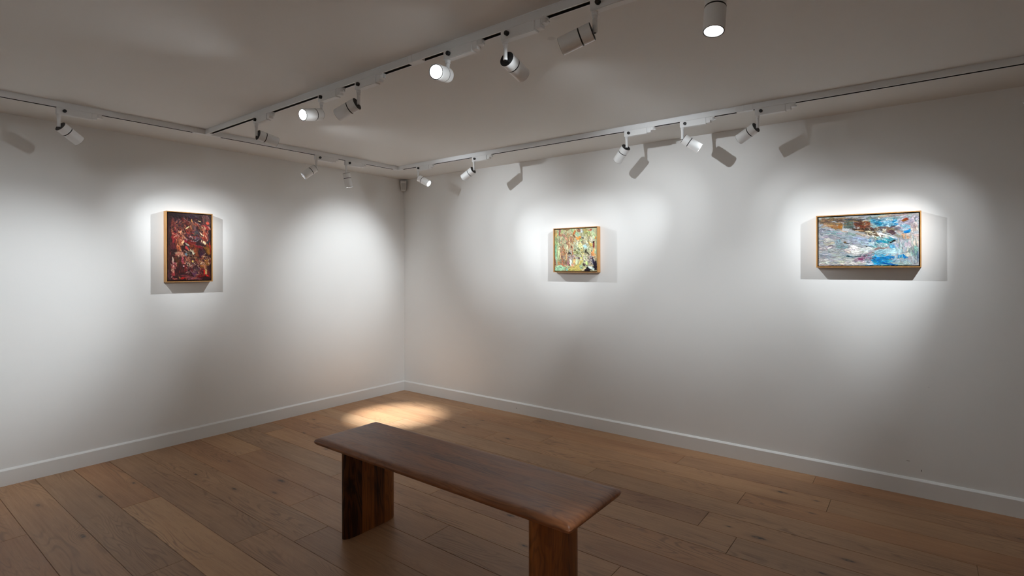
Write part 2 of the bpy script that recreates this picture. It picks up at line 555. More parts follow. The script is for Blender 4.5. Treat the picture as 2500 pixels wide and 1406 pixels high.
def build_proto():
    p = {}
    # adapter, local x along the track, camera side is -y, z = 0 at the underside of the track
    bw = 0.0165
    v = [(0, -bw, 0.002), (0, bw, 0.002), (0, bw, -0.040), (0, -bw, -0.040), (0.170, -bw, 0.002), (0.170, bw, 0.002), (0.170, bw, -0.040), (0.170, -bw, -0.040)]
    f = [(0, 1, 2, 3), (4, 7, 6, 5), (0, 3, 7, 4), (1, 5, 6, 2), (0, 4, 5, 1), (3, 2, 6, 7)]
    o = mesh_obj('driver_box', v, f, M['lamp_plastic'])
    bm = bmesh.new(); bm.from_mesh(o.data)
    bmesh.ops.bevel(bm, geom=list(bm.edges), offset=0.0022, segments=2, affect='EDGES')
    bm.to_mesh(o.data); bm.free(); auto_smooth(o)
    p['driver_box'] = o
    o = box('end_block', 0.1695, 0.198, -0.0145, 0.0145, -0.036, 0.002, M['lamp_plastic'], bevel=0.004)
    p['end_block'] = o
    p['latch_plate'] = box('latch_plate', 0.19, 0.222, -0.0135, 0.0135, -0.004, 0.002, M['lamp_plastic'], bevel=0.001, seg=1)
    # ribbed turning knob
    prof, n = [], 36
    verts, faces = [], []
    zs = (-0.004, -0.005, -0.021, -0.0225)
    rs = (0.0145, 0.0155, 0.0155, 0.014)
    for z, r in zip(zs, rs):
        for i in range(2 * n):
            a = math.pi * i / n
            rr = r - (0.0007 if i % 2 else 0)
            verts.append((0.2055 + rr * math.cos(a), rr * math.sin(a), z))
    m_ = 2 * n
    for k in range(3):
        for i in range(m_):
            j = (i + 1) % m_
            faces.append((k * m_ + i, k * m_ + j, (k + 1) * m_ + j, (k + 1) * m_ + i))
    faces += [tuple(range(m_)), tuple(range(3 * m_, 4 * m_))]
    p['turning_knob'] = mesh_obj('turning_knob', verts, faces, M['lamp_plastic'])
    p['knob_lever'] = box('knob_lever', 0.2165, 0.2285, -0.005, 0.005, -0.0225, -0.014, M['lamp_plastic'], bevel=0.0015, seg=1)
    p['side_knob'] = lathe('side_knob', [(0.0098, 0.0), (0.0098, 0.010), (0.0088, 0.0125), (0.004, 0.0135)], M['black'], seg=24, axis='Y', loc=(0.036, -bw, -0.0185))
    # stem
    p['stem_collar'] = lathe('stem_collar', [(0.0125, 0.0), (0.0125, -0.004), (0.0105, -0.006), (0.0105, -0.009), (0.012, -0.010), (0.012, -0.013), (0.0095, -0.015), (0.0095, -0.026)],
                             M['lamp_plastic'], seg=24, loc=(0.0125, 0, -0.039))
    p['stem'] = lathe('stem', [(0.0088, 0.0), (0.0088, -0.040), (0.0094, -0.041), (0.0094, -0.048), (0.008, -0.050)], M['lamp_white'], seg=24, loc=(0.0125, 0, -0.0655))
    p['stem_screw'] = lathe('stem_screw', [(0.0055, 0), (0.0055, -0.0008)], M['black'], seg=16, loc=(0.0125, 0, -0.1153))
    # head: z along the beam, origin on the pivot
    r = R_H
    p['head'] = lathe('head', [(r - 0.0025, HEAD_0 + 0.006), (r - 0.0025, HEAD_0), (r, HEAD_0 + 0.0015), (r, RING - 0.0026), (r - 0.002, RING - 0.0026), (r - 0.002, RING + 0.0026), (r, RING + 0.0026),
                               (r, HEAD_1 - 0.001), (r - 0.001, HEAD_1), (r - 0.0045, HEAD_1), (r - 0.0045, HEAD_1 - 0.032)], M['lamp_white'], seg=56, caps=False)
    sub = {}
    sub['rear_cap'] = lathe('rear_cap', [(0.004, HEAD_0 + 0.0012), (r - 0.006, HEAD_0 + 0.0006), (r - 0.0012, HEAD_0 - 0.0012), (r - 0.0006, HEAD_0 - 0.0004), (r - 0.0006, HEAD_0 + 0.001), (r - 0.003, HEAD_0 + 0.004)], M['black'], seg=40)
    sub['black_ring'] = lathe('black_ring', [(r - 0.0025, RING - 0.0026), (r - 0.0002, RING - 0.0026), (r - 0.0002, RING + 0.0026), (r - 0.0025, RING + 0.0026)], M['black'], seg=56, caps=False)
    sub['front_trim'] = lathe('front_trim', [(r - 0.0042, HEAD_1 - 0.004), (r - 0.0042, HEAD_1 + 0.0008), (r - 0.0012, HEAD_1 + 0.0008), (r - 0.0012, HEAD_1 - 0.0005)], M['black'], seg=56, caps=False)
    sub['reflector'] = lathe('reflector', [(r - 0.0046, HEAD_1 - 0.001), (0.0252, HEAD_1 - 0.022)], M['reflector'], seg=48, caps=False)
    sub['lens'] = lathe('lens', [(0.0254, HEAD_1 - 0.0225), (0.0254, HEAD_1 - 0.022), (0.016, HEAD_1 - 0.0195), (0.006, HEAD_1 - 0.0185)], M['lens'], seg=40)
    sub['pivot_joint'] = lathe('pivot_joint', [(0.0042, -0.002), (0.0042, HEAD_0 + 0.004)], M['black'], seg=16)
    p['_sub'] = sub
    return p


PROTO = build_proto()
_used = set()


def take(o):
    """first use takes the object itself, later ones a linked copy"""
    if o.name not in _used:
        _used.add(o.name)
        return o
    c = o.copy()
    COL.objects.link(c)
    return c


LAMPS = []


def spotlight(start, axis_dir, target, label, beam=1.0, spill=1.0, angle=50, off=None):
    """start: (x, y) of the stem end of the adapter on the track; axis_dir 'X' or 'Y': direction of the adapter"""
    rz = 0.0 if axis_dir == 'X' else math.pi / 2
    root = tag(empty('track_spotlight', (start[0], start[1], H - TH), rz), label, 'spotlight', 'spotlights on the ceiling tracks')
    for k in ('driver_box', 'end_block', 'latch_plate', 'side_knob', 'stem_collar', 'stem', 'stem_screw'):
        take(PROTO[k]).parent = root
    kn = take(PROTO['turning_knob']); kn.parent = root
    take(PROTO['knob_lever']).parent = kn
    Rz = Matrix.Rotation(rz, 3, 'Z')
    piv_l = Vector((0.0125, 0, -0.105))
    piv = root.location + Rz @ piv_l
    d = (Vector(target) - piv).normalized()
    q = (Rz.transposed() @ d).to_track_quat('Z', 'Y')
    head = take(PROTO['head'])
    head.parent = root
    head.location = piv_l
    head.rotation_mode = 'QUATERNION'
    head.rotation_quaternion = q
    for k, o in PROTO['_sub'].items():
        c = take(o)
        c.parent = head
        if off and k == 'lens':
            c.name = 'lens_%s_offscreen' % off
    for nm, watts, ang, bl, rad in (('beam', BEAM_W * beam, angle, 1.0, 0.009), ('spill', SPILL_W * spill, 84, 1.0, 0.012)):
        if watts <= 0:
            continue
        full = 'lamp_' + nm + ('_%s_offscreen' % off if off else '')     # lamps on the stretches of track outside the picture
        ld = bpy.data.lights.new(full, 'SPOT')
        ld.energy = watts
        ld.color = LED
        ld.spot_size = math.radians(ang)
        ld.spot_blend = bl
        ld.shadow_soft_size = rad
        lo = bpy.data.objects.new(full, ld)
        COL.objects.link(lo)
        lo.parent = head
        lo.location = (0, 0, HEAD_1 - 0.004)
        lo.rotation_euler = (math.pi, 0, 0)
    return root


S = spotlight
# along the left wall
S((LX, -3.204), 'Y', (0, -1.60, 1.20), 'white track spotlight by itself on the wall track, left of the dark red painting', 1.0, angle=58)
S((LX, -1.486), 'Y', (0, -2.95, 1.00), 'white track spotlight tilted back towards the dark red painting, lens edge showing', 0.95, angle=60)
S((LX, -1.187), 'Y', (0.745, -0.76, 0.0), 'white track spotlight pointing straight down beside the tilted one near the room corner', 13.0, 0.4, angle=28)
# crossing track
S((1.277, MY), 'X', (1.50, 0, 1.76), 'white track spotlight nearest the track tee, its head tilted towards the corner wall', 1.3, angle=46)
S((2.007, MY), 'X', (2.42, -4.755, 1.58), 'white track spotlight glowing, black-rimmed lens seen from the front at an angle', 2.6, angle=44)
S((2.343, MY), 'X', (0, -3.40, 1.10), 'white track spotlight with black back disc right beside the glowing angled one', 2.2, 0.12, angle=40)
S((2.989, MY), 'X', (3.98, -4.755, 1.66), 'white track spotlight shining straight out, lens a bright disc', 2.6, angle=44)
S((3.317, MY), 'X', (3.22, 0, 1.66), 'white track spotlight with black back disc in full view, pointing at the blank wall', 1.35, angle=56)
S((3.73, MY), 'X', (0, -3.50, 1.00), 'white track spotlight seen side on, largest on the crossing track', 2.2, angle=42)
S((4.158, MY), 'X', (4.17, -2.85, 0), 'white track spotlight hanging straight down, its bright lens facing the floor', 2.6)
# along the right wall
S((0.851, RY), 'X', (2.95, 0, 1.10), 'white track spotlight next to the corner sensor, ring-shaped lens glowing', 1.15, angle=50)
S((1.565, RY), 'X', (0, -0.80, 1.35), 'white track spotlight with glossy barrel turned back to the left wall', 1.5, angle=58)
S((3.014, RY), 'X', (1.75, 0, 1.10), 'small white track spotlight hanging steeply down with black back disc showing', 0.85, angle=48)
S((3.415, RY), 'X', (4.70, 0, 1.25), 'white track spotlight with brightly lit front barrel, turned to the blue painting', 0.75, angle=54)
S((3.879, RY), 'X', (2.00, 0, 1.35), 'white track spotlight beside the track joint, side on and turned to the green painting', 0.9, angle=46)
S((5.17, RY), 'X', (4.10, 0, 1.10), 'white track spotlight beyond the blue painting, turned back towards it', 1.5, angle=54, off='right')
# two unseen lamps added on the middle and left track for ambient light
S((4.70, MY), 'X', (3.2, ROOM_Y, 1.2), 'added unseen track spotlight lighting the wall opposite the green painting', 2.6, off='rear')
S((LX, -4.40), 'Y', (0, -5.0, 1.4), 'added unseen track spotlight past the lone one on the left wall track', 2.6, off='left')


# ------------------------------------------------------------------ framed paintings
def painter(w, h, seed):
    rng = np.random.default_rng(seed)
    img = np.zeros((h, w, 3))
    hgt = np.zeros((h, w))
    def vnoise(n):
        g = rng.random((h // n + 3, w // n + 3))
        yy, xx = np.mgrid[0:h, 0:w] / n
        y0, x0 = yy.astype(int), xx.astype(int)
        fy, fx = yy - y0, xx - x0
        fy, fx = fy * fy * (3 - 2 * fy), fx * fx * (3 - 2 * fx)
        return (g[y0, x0] * (1 - fx) + g[y0, x0 + 1] * fx) * (1 - fy) + (g[y0 + 1, x0] * (1 - fx) + g[y0 + 1, x0 + 1] * fx) * fy
    edge = 0.6 * vnoise(9) + 0.4 * vnoise(4)
    def stroke(cx, cy, L, W, ang, col, op=0.95, streak=0.14, thick=1.0):
        a = math.radians(ang)
        ca, sa = math.cos(a), math.sin(a)
        R = 0.62 * math.hypot(L, W) + 2
        x0, x1 = int(max(0, cx - R)), int(min(w, cx + R + 1))
        y0, y1 = int(max(0, cy - R)), int(min(h, cy + R + 1))
        if x1 <= x0 or y1 <= y0:
            return
        yy, xx = np.mgrid[y0:y1, x0:x1]
        u = (xx - cx) * ca + (yy - cy) * sa
        v = -(xx - cx) * sa + (yy - cy) * ca
        e = edge[y0:y1, x0:x1]
        r = np.abs(u / (0.5 * L + .3)) ** 2.6 + np.abs(v / (0.5 * W + .3)) ** 2.6 + (e - 0.5) * 1.1
        al = np.clip((1.0 - r) * 2.2, 0, 1) * op
        k = 24
        prof = rng.normal(0, 1, k)
        t = np.clip((v / (W + 1e-6) + 0.5) * (k - 1), 0, k - 1.001)
        i = t.astype(int)
        s = prof[i] * (1 - (t - i)) + prof[i + 1] * (t - i)
        c = np.array(col)[None, None, :] * (1 + streak * s[..., None])
        c = c + rng.normal(0, 0.012, 3)[None, None, :]
        img[y0:y1, x0:x1] = img[y0:y1, x0:x1] * (1 - al[..., None]) + np.clip(c, 0, 1) * al[..., None]
        hgt[y0:y1, x0:x1] = hgt[y0:y1, x0:x1] * (1 - 0.6 * al) + al * thick * (0.6 + 0.35 * s)
    return rng, img, hgt, stroke, vnoise


def hexc(s):
    s = s.lstrip('#')
    return tuple(int(s[i:i + 2], 16) / 255 for i in (0, 2, 4))


def to_lin(a):
    return np.where(a <= 0.04045, a / 12.92, ((a + 0.055) / 1.055) ** 2.4)


def paint_canvas(spec, w, h, seed):
    rng, img, hgt, stroke, vnoise = painter(w, h, seed)
    fine = vnoise(2)
    img[:] = hexc(spec['base'])
    X0, X1, YT0, YT1, YB0, YB1 = spec['quad']
    def uv(X, Y):
        u = (X - X0) / (X1 - X0)
        t, b = YT0 + (YT1 - YT0) * u, YB0 + (YB1 - YB0) * u
        return u * w, (Y - t) / (b - t) * h
    sx = w / (X1 - X0)
    sy = h / (0.5 * (YB0 + YB1) - 0.5 * (YT0 + YT1))
    sc = 0.5 * (sx + sy)
    # broad underpainting jitter
    for _ in range(spec.get('under', 120)):
        c = np.array(hexc(spec['base'])) * rng.uniform(.7, 1.3) + rng.normal(0, .02, 3)
        stroke(rng.uniform(0, w), rng.uniform(0, h), rng.uniform(.08, .2) * w, rng.uniform(.02, .05) * w, spec['dir'] + rng.normal(0, 14), np.clip(c, 0, 1), .7)
    def lay(strokes):
        for s in strokes:
            X, Y, L, W, A, C = s[:6]
            op = s[6] if len(s) > 6 else .93
            x, y = uv(X, Y)
            c = hexc(C)
            stroke(x, y, L * sc, W * sc, A, c, op)
            n = int(max(2, L * W / spec.get('grain', 5200)))
            for _ in range(n):      # broken colour inside the stroke
                a = math.radians(A)
                du, dv = rng.uniform(-.46, .46) * L, rng.uniform(-.46, .46) * W
                xx, yy = uv(X + du * math.cos(a) - dv * math.sin(a), Y + du * math.sin(a) + dv * math.cos(a))
                k = rng.choice([.74, .86, 1.12, 1.24])
                cc = np.clip(np.array(c) * k + rng.normal(0, .022, 3), 0, 1)
                stroke(xx, yy, rng.uniform(.18, .5) * min(L, 420) * sc, rng.uniform(.10, .26) * min(W, 150) * sc + 0.7, A + rng.normal(0, 12), cc, .75)
    lay(spec['strokes'])
    for (cx, cy, rx, ry, pal, n, ll, ww, ang, sp) in spec['busy']:
        cols = [hexc(c) for c in pal.split()]
        for _ in range(int(n * 0.6)):
            a = rng.uniform(0, 6.283); r = math.sqrt(rng.uniform(0, 1))
            x, y = uv(cx + rx * r * math.cos(a), cy + ry * r * math.sin(a))
            c = np.array(cols[rng.integers(len(cols))]) * rng.uniform(.75, 1.2)
            stroke(x, y, rng.uniform(*ll) * sc, rng.uniform(*ww) * sc, ang + rng.normal(0, sp), np.clip(c, 0, 1), rng.uniform(.45, .9), .1, 1.2)
    lay(spec['accents'])
    # let the wet strokes drag into each other
    jj, ii = np.mgrid[0:h, 0:w]
    for n, amp in ((22, 3.6), (8, 1.7), (3, 1.1)):
        dx = ((vnoise(n) - .5) * 2 * amp)
        dy = ((vnoise(n) - .5) * 2 * amp)
        yy = np.clip(jj + dy, 0, h - 1.001); xx = np.clip(ii + dx, 0, w - 1.001)
        y0, x0 = yy.astype(int), xx.astype(int)
        fy, fx = (yy - y0), (xx - x0)
        def samp(a):
            e = (slice(None), slice(None)) + (None,) * (a.ndim - 2)
            return ((a[y0, x0] * (1 - fx[e]) + a[y0, x0 + 1] * fx[e]) * (1 - fy[e]) + (a[y0 + 1, x0] * (1 - fx[e]) + a[y0 + 1, x0 + 1] * fx[e]) * fy[e])
        img, hgt = samp(img), samp(hgt)
    img = img * (0.93 + 0.14 * fine[..., None])
    img = 0.45 + (img - 0.45) * spec.get('contrast', 1.0)
    return np.clip(img, 0, 1), hgt


def painting(name, label, width, height, origin, ux, spec, res, seed):
    """origin: bottom-left corner on the wall; ux: unit vector to the right; n: into the room"""
    n = Vector((1, 0, 0)) if abs(ux[1]) > .5 else Vector((0, -1, 0))
    # local frame: x to the right, y out of the wall, z up
    root = tag(empty(name, origin), label, 'painting')
    root.rotation_euler = (0, 0, math.atan2(ux[1], ux[0]))
    D, FW, GAP = 0.050, 0.0065, 0.0055
    out = -1            # local -y points into the room when x runs to the right as seen from the room
    def bar(x0, x1, z0, z1):
        return box('frame_bar', x0, x1, -D, -0.001, z0, z1, M['frame'], root, bevel=0.0007, seg=1)
    bar(0, FW, 0, height); bar(width - FW, width, 0, height)
    bar(FW, width - FW, 0, FW); bar(FW, width - FW, height - FW, height)
    box('backing_board', FW - 0.001, width - FW + 0.001, -0.012, -0.002, FW - 0.001, height - FW + 0.001, M['black'], root)
    cw, ch = width - 2 * (FW + GAP), height - 2 * (FW + GAP)
    w, h = res
    img, hgt = paint_canvas(spec, w, h, seed)
    hgt = hgt - hgt.min(); hgt = hgt / max(hgt.max(), 1e-6)
    jj, ii = np.mgrid[0:h, 0:w]
    xs = FW + GAP + ii / (w - 1) * cw
    zs = height - FW - GAP - jj / (h - 1) * ch
    ed = np.minimum(np.minimum(ii, w - 1 - ii), np.minimum(jj, h - 1 - jj)) / 3.0
    yf = -(D - 0.0075) - hgt * spec.get('relief', 0.0016) * np.clip(ed, 0, 1)
    front = np.stack([xs, yf, zs], -1).reshape(-1, 3)
    idx = (jj * w + ii)
    a, b = idx[:-1, :-1].ravel(), idx[:-1, 1:].ravel()
    c, d = idx[1:, 1:].ravel(), idx[1:, :-1].ravel()
    quads = np.stack([a, d, c, b], -1)
    # turned edges of the canvas
    loop = np.concatenate([idx[0, :-1], idx[:-1, -1], idx[-1, :0:-1], idx[:0:-1, 0]])
    back = front[loop].copy(); back[:, 1] = -0.012
    nb = len(front)
    k = np.arange(len(loop)); k2 = (k + 1) % len(loop)
    side = np.stack([loop[k], loop[k2], nb + k2, nb + k], -1)
    verts = np.concatenate([front, back])
    faces = np.concatenate([quads, side])
    me = bpy.data.meshes.new('canvas')
    me.vertices.add(len(verts)); me.vertices.foreach_set('co', verts.ravel())
    me.loops.add(faces.size); me.loops.foreach_set('vertex_index', faces.ravel().astype(np.int32))
    me.polygons.add(len(faces)); me.polygons.foreach_set('loop_start', np.arange(0, faces.size, 4, dtype=np.int32))
    me.update(calc_edges=True)
    cl = np.ones((len(verts), 4), np.float32)
    lin = to_lin(img).reshape(-1, 3)
    cl[:nb, :3] = lin; cl[nb:, :3] = lin[loop] * .9 + .03
    at = me.color_attributes.new('paint', 'FLOAT_COLOR', 'POINT')
    at.data.foreach_set('color', cl.ravel())
    me.validate()
    for p_ in me.polygons: p_.use_smooth = True
    me.materials.append(M['paint'])
    o = bpy.data.objects.new('canvas', me)
    COL.objects.link(o); o.parent = root
    return root


RED = dict(base='#2a0d0e', dir=80, quad=(140, 1800, 95, 185, 2680, 2660), relief=0.0022, grain=4200,
  strokes=[
    (600, 200, 900, 190, 4, '#210c13'), (1000, 230, 700, 150, 6, '#2c1220'), (1600, 380, 420, 330, 70, '#532c27'), (1650, 560, 300, 220, 80, '#4a2420'),
    (260, 500, 500, 180, 85, '#2b0c0d'), (230, 1150, 900, 150, 88, '#2f100f'), (190, 1900, 1400, 90, 88, '#3a1712'), (180, 2450, 420, 120, 86, '#40222a'),
    (350, 480, 330, 150, 80, '#5c231c'), (450, 680, 240, 110, 75, '#6e2127'), (560, 480, 260, 130, 80, '#33161f'), (620, 760, 320, 160, 80, '#431813'),
    (880, 480, 520, 130, 40, '#5b1c15'), (1000, 650, 360, 150, 80, '#6a3a1c'), (1120, 600, 360, 130, 75, '#5b3637'), (900, 780, 320, 170, 60, '#7a2317'),
    (1350, 570, 360, 120, 12, '#7a3320'), (1600, 640, 260, 170, 40, '#8d1d16'), (1420, 700, 300, 120, 55, '#74482f'),
    (430, 950, 260, 220, 60, '#861a1c'), (370, 1090, 300, 190, 80, '#77161a'), (480, 1250, 380, 150, 82, '#4e1a1d'), (330, 1350, 300, 200, 85, '#4a1417'),
    (700, 930, 260, 180, 60, '#5f2a1d'), (900, 960, 260, 170, 20, '#4d1d1f'), (1240, 860, 330, 190, 30, '#40333c'), (1180, 900, 250, 120, -30, '#3a3834'),
    (1330, 1090, 300, 110, 20, '#53303a'), (1080, 1020, 220, 80, 5, '#8b2a22'), (1550, 960, 420, 200, 84, '#8d3425'), (1640, 1060, 280, 110, 80, '#6e2d22'),
    (560, 1180, 320, 150, 80, '#9d5a38'), (650, 1130, 240, 120, 70, '#a9432f'), (560, 1420, 420, 130, 84, '#a0552f'), (680, 1240, 260, 70, -55, '#bf9a70'),
    (800, 1180, 150, 90, 40, '#861127'), (1040, 1250, 360, 240, 20, '#6d130e'), (1120, 1420, 420, 230, 30, '#6b2a10'), (1330, 1400, 320, 130, 15, '#6d0d10'),
    (1480, 1250, 300, 110, 25, '#4c2a30'), (1690, 1200, 300, 90, -60, '#25212a'), (1680, 1430, 300, 170, 80, '#7c3a10'), (1780, 1480, 520, 40, 89, '#a51d13'),
    (850, 1400, 240, 110, 45, '#3b3033'), (1420, 1640, 320, 300, 60, '#3c0e12'), (1430, 1700, 230, 170, 70, '#2c0c22'), (1160, 1540, 220, 140, 40, '#7d3a12'),
    (1240, 1680, 220, 110, 60, '#713010'), (1660, 1520, 330, 170, 60, '#7a4712'), (600, 1620, 330, 130, 10, '#9c6a50'), (520, 1700, 260, 100, 5, '#a4564c'),
    (680, 1680, 220, 140, 70, '#b88267'), (840, 1640, 160, 120, 60, '#2f4a55'), (920, 1640, 160, 110, 50, '#34352c'), (480, 1900, 420, 170, 85, '#452110'),
    (620, 2020, 420, 140, 85, '#341710'), (710, 1930, 320, 120, 82, '#9c424b'), (850, 1980, 360, 110, 86, '#48202c'), (820, 1820, 260, 110, 70, '#7d3532'),
    (1230, 1880, 300, 130, 85, '#46200f'), (960, 1900, 320, 130, 70, '#83553a'), (1020, 2060, 300, 120, 60, '#6b3a33'), (370, 2100, 300, 170, 80, '#b2605f'),
    (360, 1930, 220, 60, 85, '#b69486'), (350, 2370, 200, 130, 80, '#b33a3b'), (300, 2280, 180, 100, 70, '#8b5237'), (500, 2300, 330, 120, 80, '#3a100e'),
    (640, 2250, 260, 130, 80, '#471311'), (830, 2200, 260, 120, 84, '#731416'), (1000, 2250, 260, 130, 80, '#531012'), (1200, 2280, 260, 180, 60, '#40242f'),
    (1180, 2430, 200, 180, 60, '#523142'), (1470, 2100, 320, 160, 30, '#7d4115'), (1640, 1980, 260, 150, 60, '#8a5a16'), (1400, 2000, 300, 140, 20, '#81503f'),
    (1500, 2280, 360, 170, 5, '#5d1311'), (1450, 2470, 420, 170, 0, '#6b1514'), (1720, 2450, 300, 120, 85, '#611110'), (700, 2460, 420, 80, -8, '#42161a'),
    (450, 2560, 260, 130, 80, '#311011'), (1000, 2570, 760, 110, 3, '#6b3238'), (1100, 2600, 420, 60, -4, '#7c4650'), (800, 2480, 360, 60, 12, '#6e2d2d')],
  busy=[(900, 700, 650, 420, '#9c5a3a #6d2a22 #3a151a #b5705c #5a3a40 #8a4a24 #2a0c10 #7a1c18', 330, (50, 190), (14, 42), 70, 50),
    (1530, 950, 190, 330, '#e0b48c #a83a28 #d98a62 #6d1a14 #efd0a6 #8c2c20 #3a1414', 130, (50, 170), (12, 34), 80, 24),
    (600, 1100, 200, 330, '#d99870 #b8502f #e6bf96 #7c201a #5a2418', 110, (60, 190), (14, 40), 78, 25),
    (1080, 1080, 260, 110, '#8f8a92 #2a1a20 #c2a0a0 #a03a3a #d8c8b8 #3a3440', 70, (30, 110), (10, 28), 20, 45),
    (620, 1640, 230, 140, '#d8a684 #b06a58 #8a4a3a #e0bd9c #5a2a20', 90, (30, 120), (10, 28), 30, 50),
    (1000, 1850, 230, 350, '#d6a070 #3a3a2c #b8906a #e8d0a8 #6a3a30 #8a6a3a #c07a60', 190, (30, 130), (10, 30), 75, 40),
    (1530, 1960, 270, 300, '#d8a070 #a86a30 #f0d0a0 #8a4a40 #c08070 #9a6a20 #5a2418', 210, (30, 130), (10, 30), 40, 60),
    (1150, 2250, 330, 230, '#6a4a5a #3a2030 #8a5a5a #a06a50 #4a1a1c #c09080', 140, (40, 150), (10, 32), 60, 50),
    (360, 2250, 120, 330, '#c87a72 #e0a898 #a03a40 #d8b8a0 #7a2a2c', 70, (40, 150), (12, 36), 80, 25),
    (900, 2000, 900, 640, '#4a1512 #7a2a20 #2a0c0e #8a3a2a', 260, (60, 200), (12, 34), 75, 40)],
  accents=[(875, 650, 190, 34, -32, '#e8d9a0'), (1055, 400, 190, 40, 86, '#cf8a4a'), (1340, 405, 110, 36, 20, '#e2b87a'), (1660, 480, 120, 120, 50, '#cf4a36'),
    (1720, 650, 160, 70, 50, '#bd7a6a'), (850, 1300, 190, 60, 35, '#a9a39a'), (850, 1440, 200, 80, 62, '#c93a3a'), (1540, 1250, 170, 80, 40, '#ecd2a4'),
    (1420, 920, 130, 50, 60, '#dcc6a2'), (820, 1660, 110, 80, 70, '#5f7c8c'), (1080, 1620, 150, 70, 60, '#d5cfae'), (990, 1540, 160, 50, 70, '#d8c2a4'),
    (1085, 1930, 110, 60, 70, '#e0bf62'), (1610, 2330, 240, 80, 75, '#c9a468'), (1545, 2340, 170, 60, 80, '#cf1712'), (1650, 2470, 150, 80, 80, '#d0120e'),
    (690, 2570, 180, 90, 0, '#b20d0a'), (570, 2560, 130, 70, 85, '#a8743e'), (345, 1860, 190, 50, 80, '#c9a796'), (1540, 1060, 260, 40, 86, '#7a1813'),
    (740, 2140, 80, 60, 0, '#d8a0a0'), (410, 2630, 160, 40, 5, '#a5504c')])

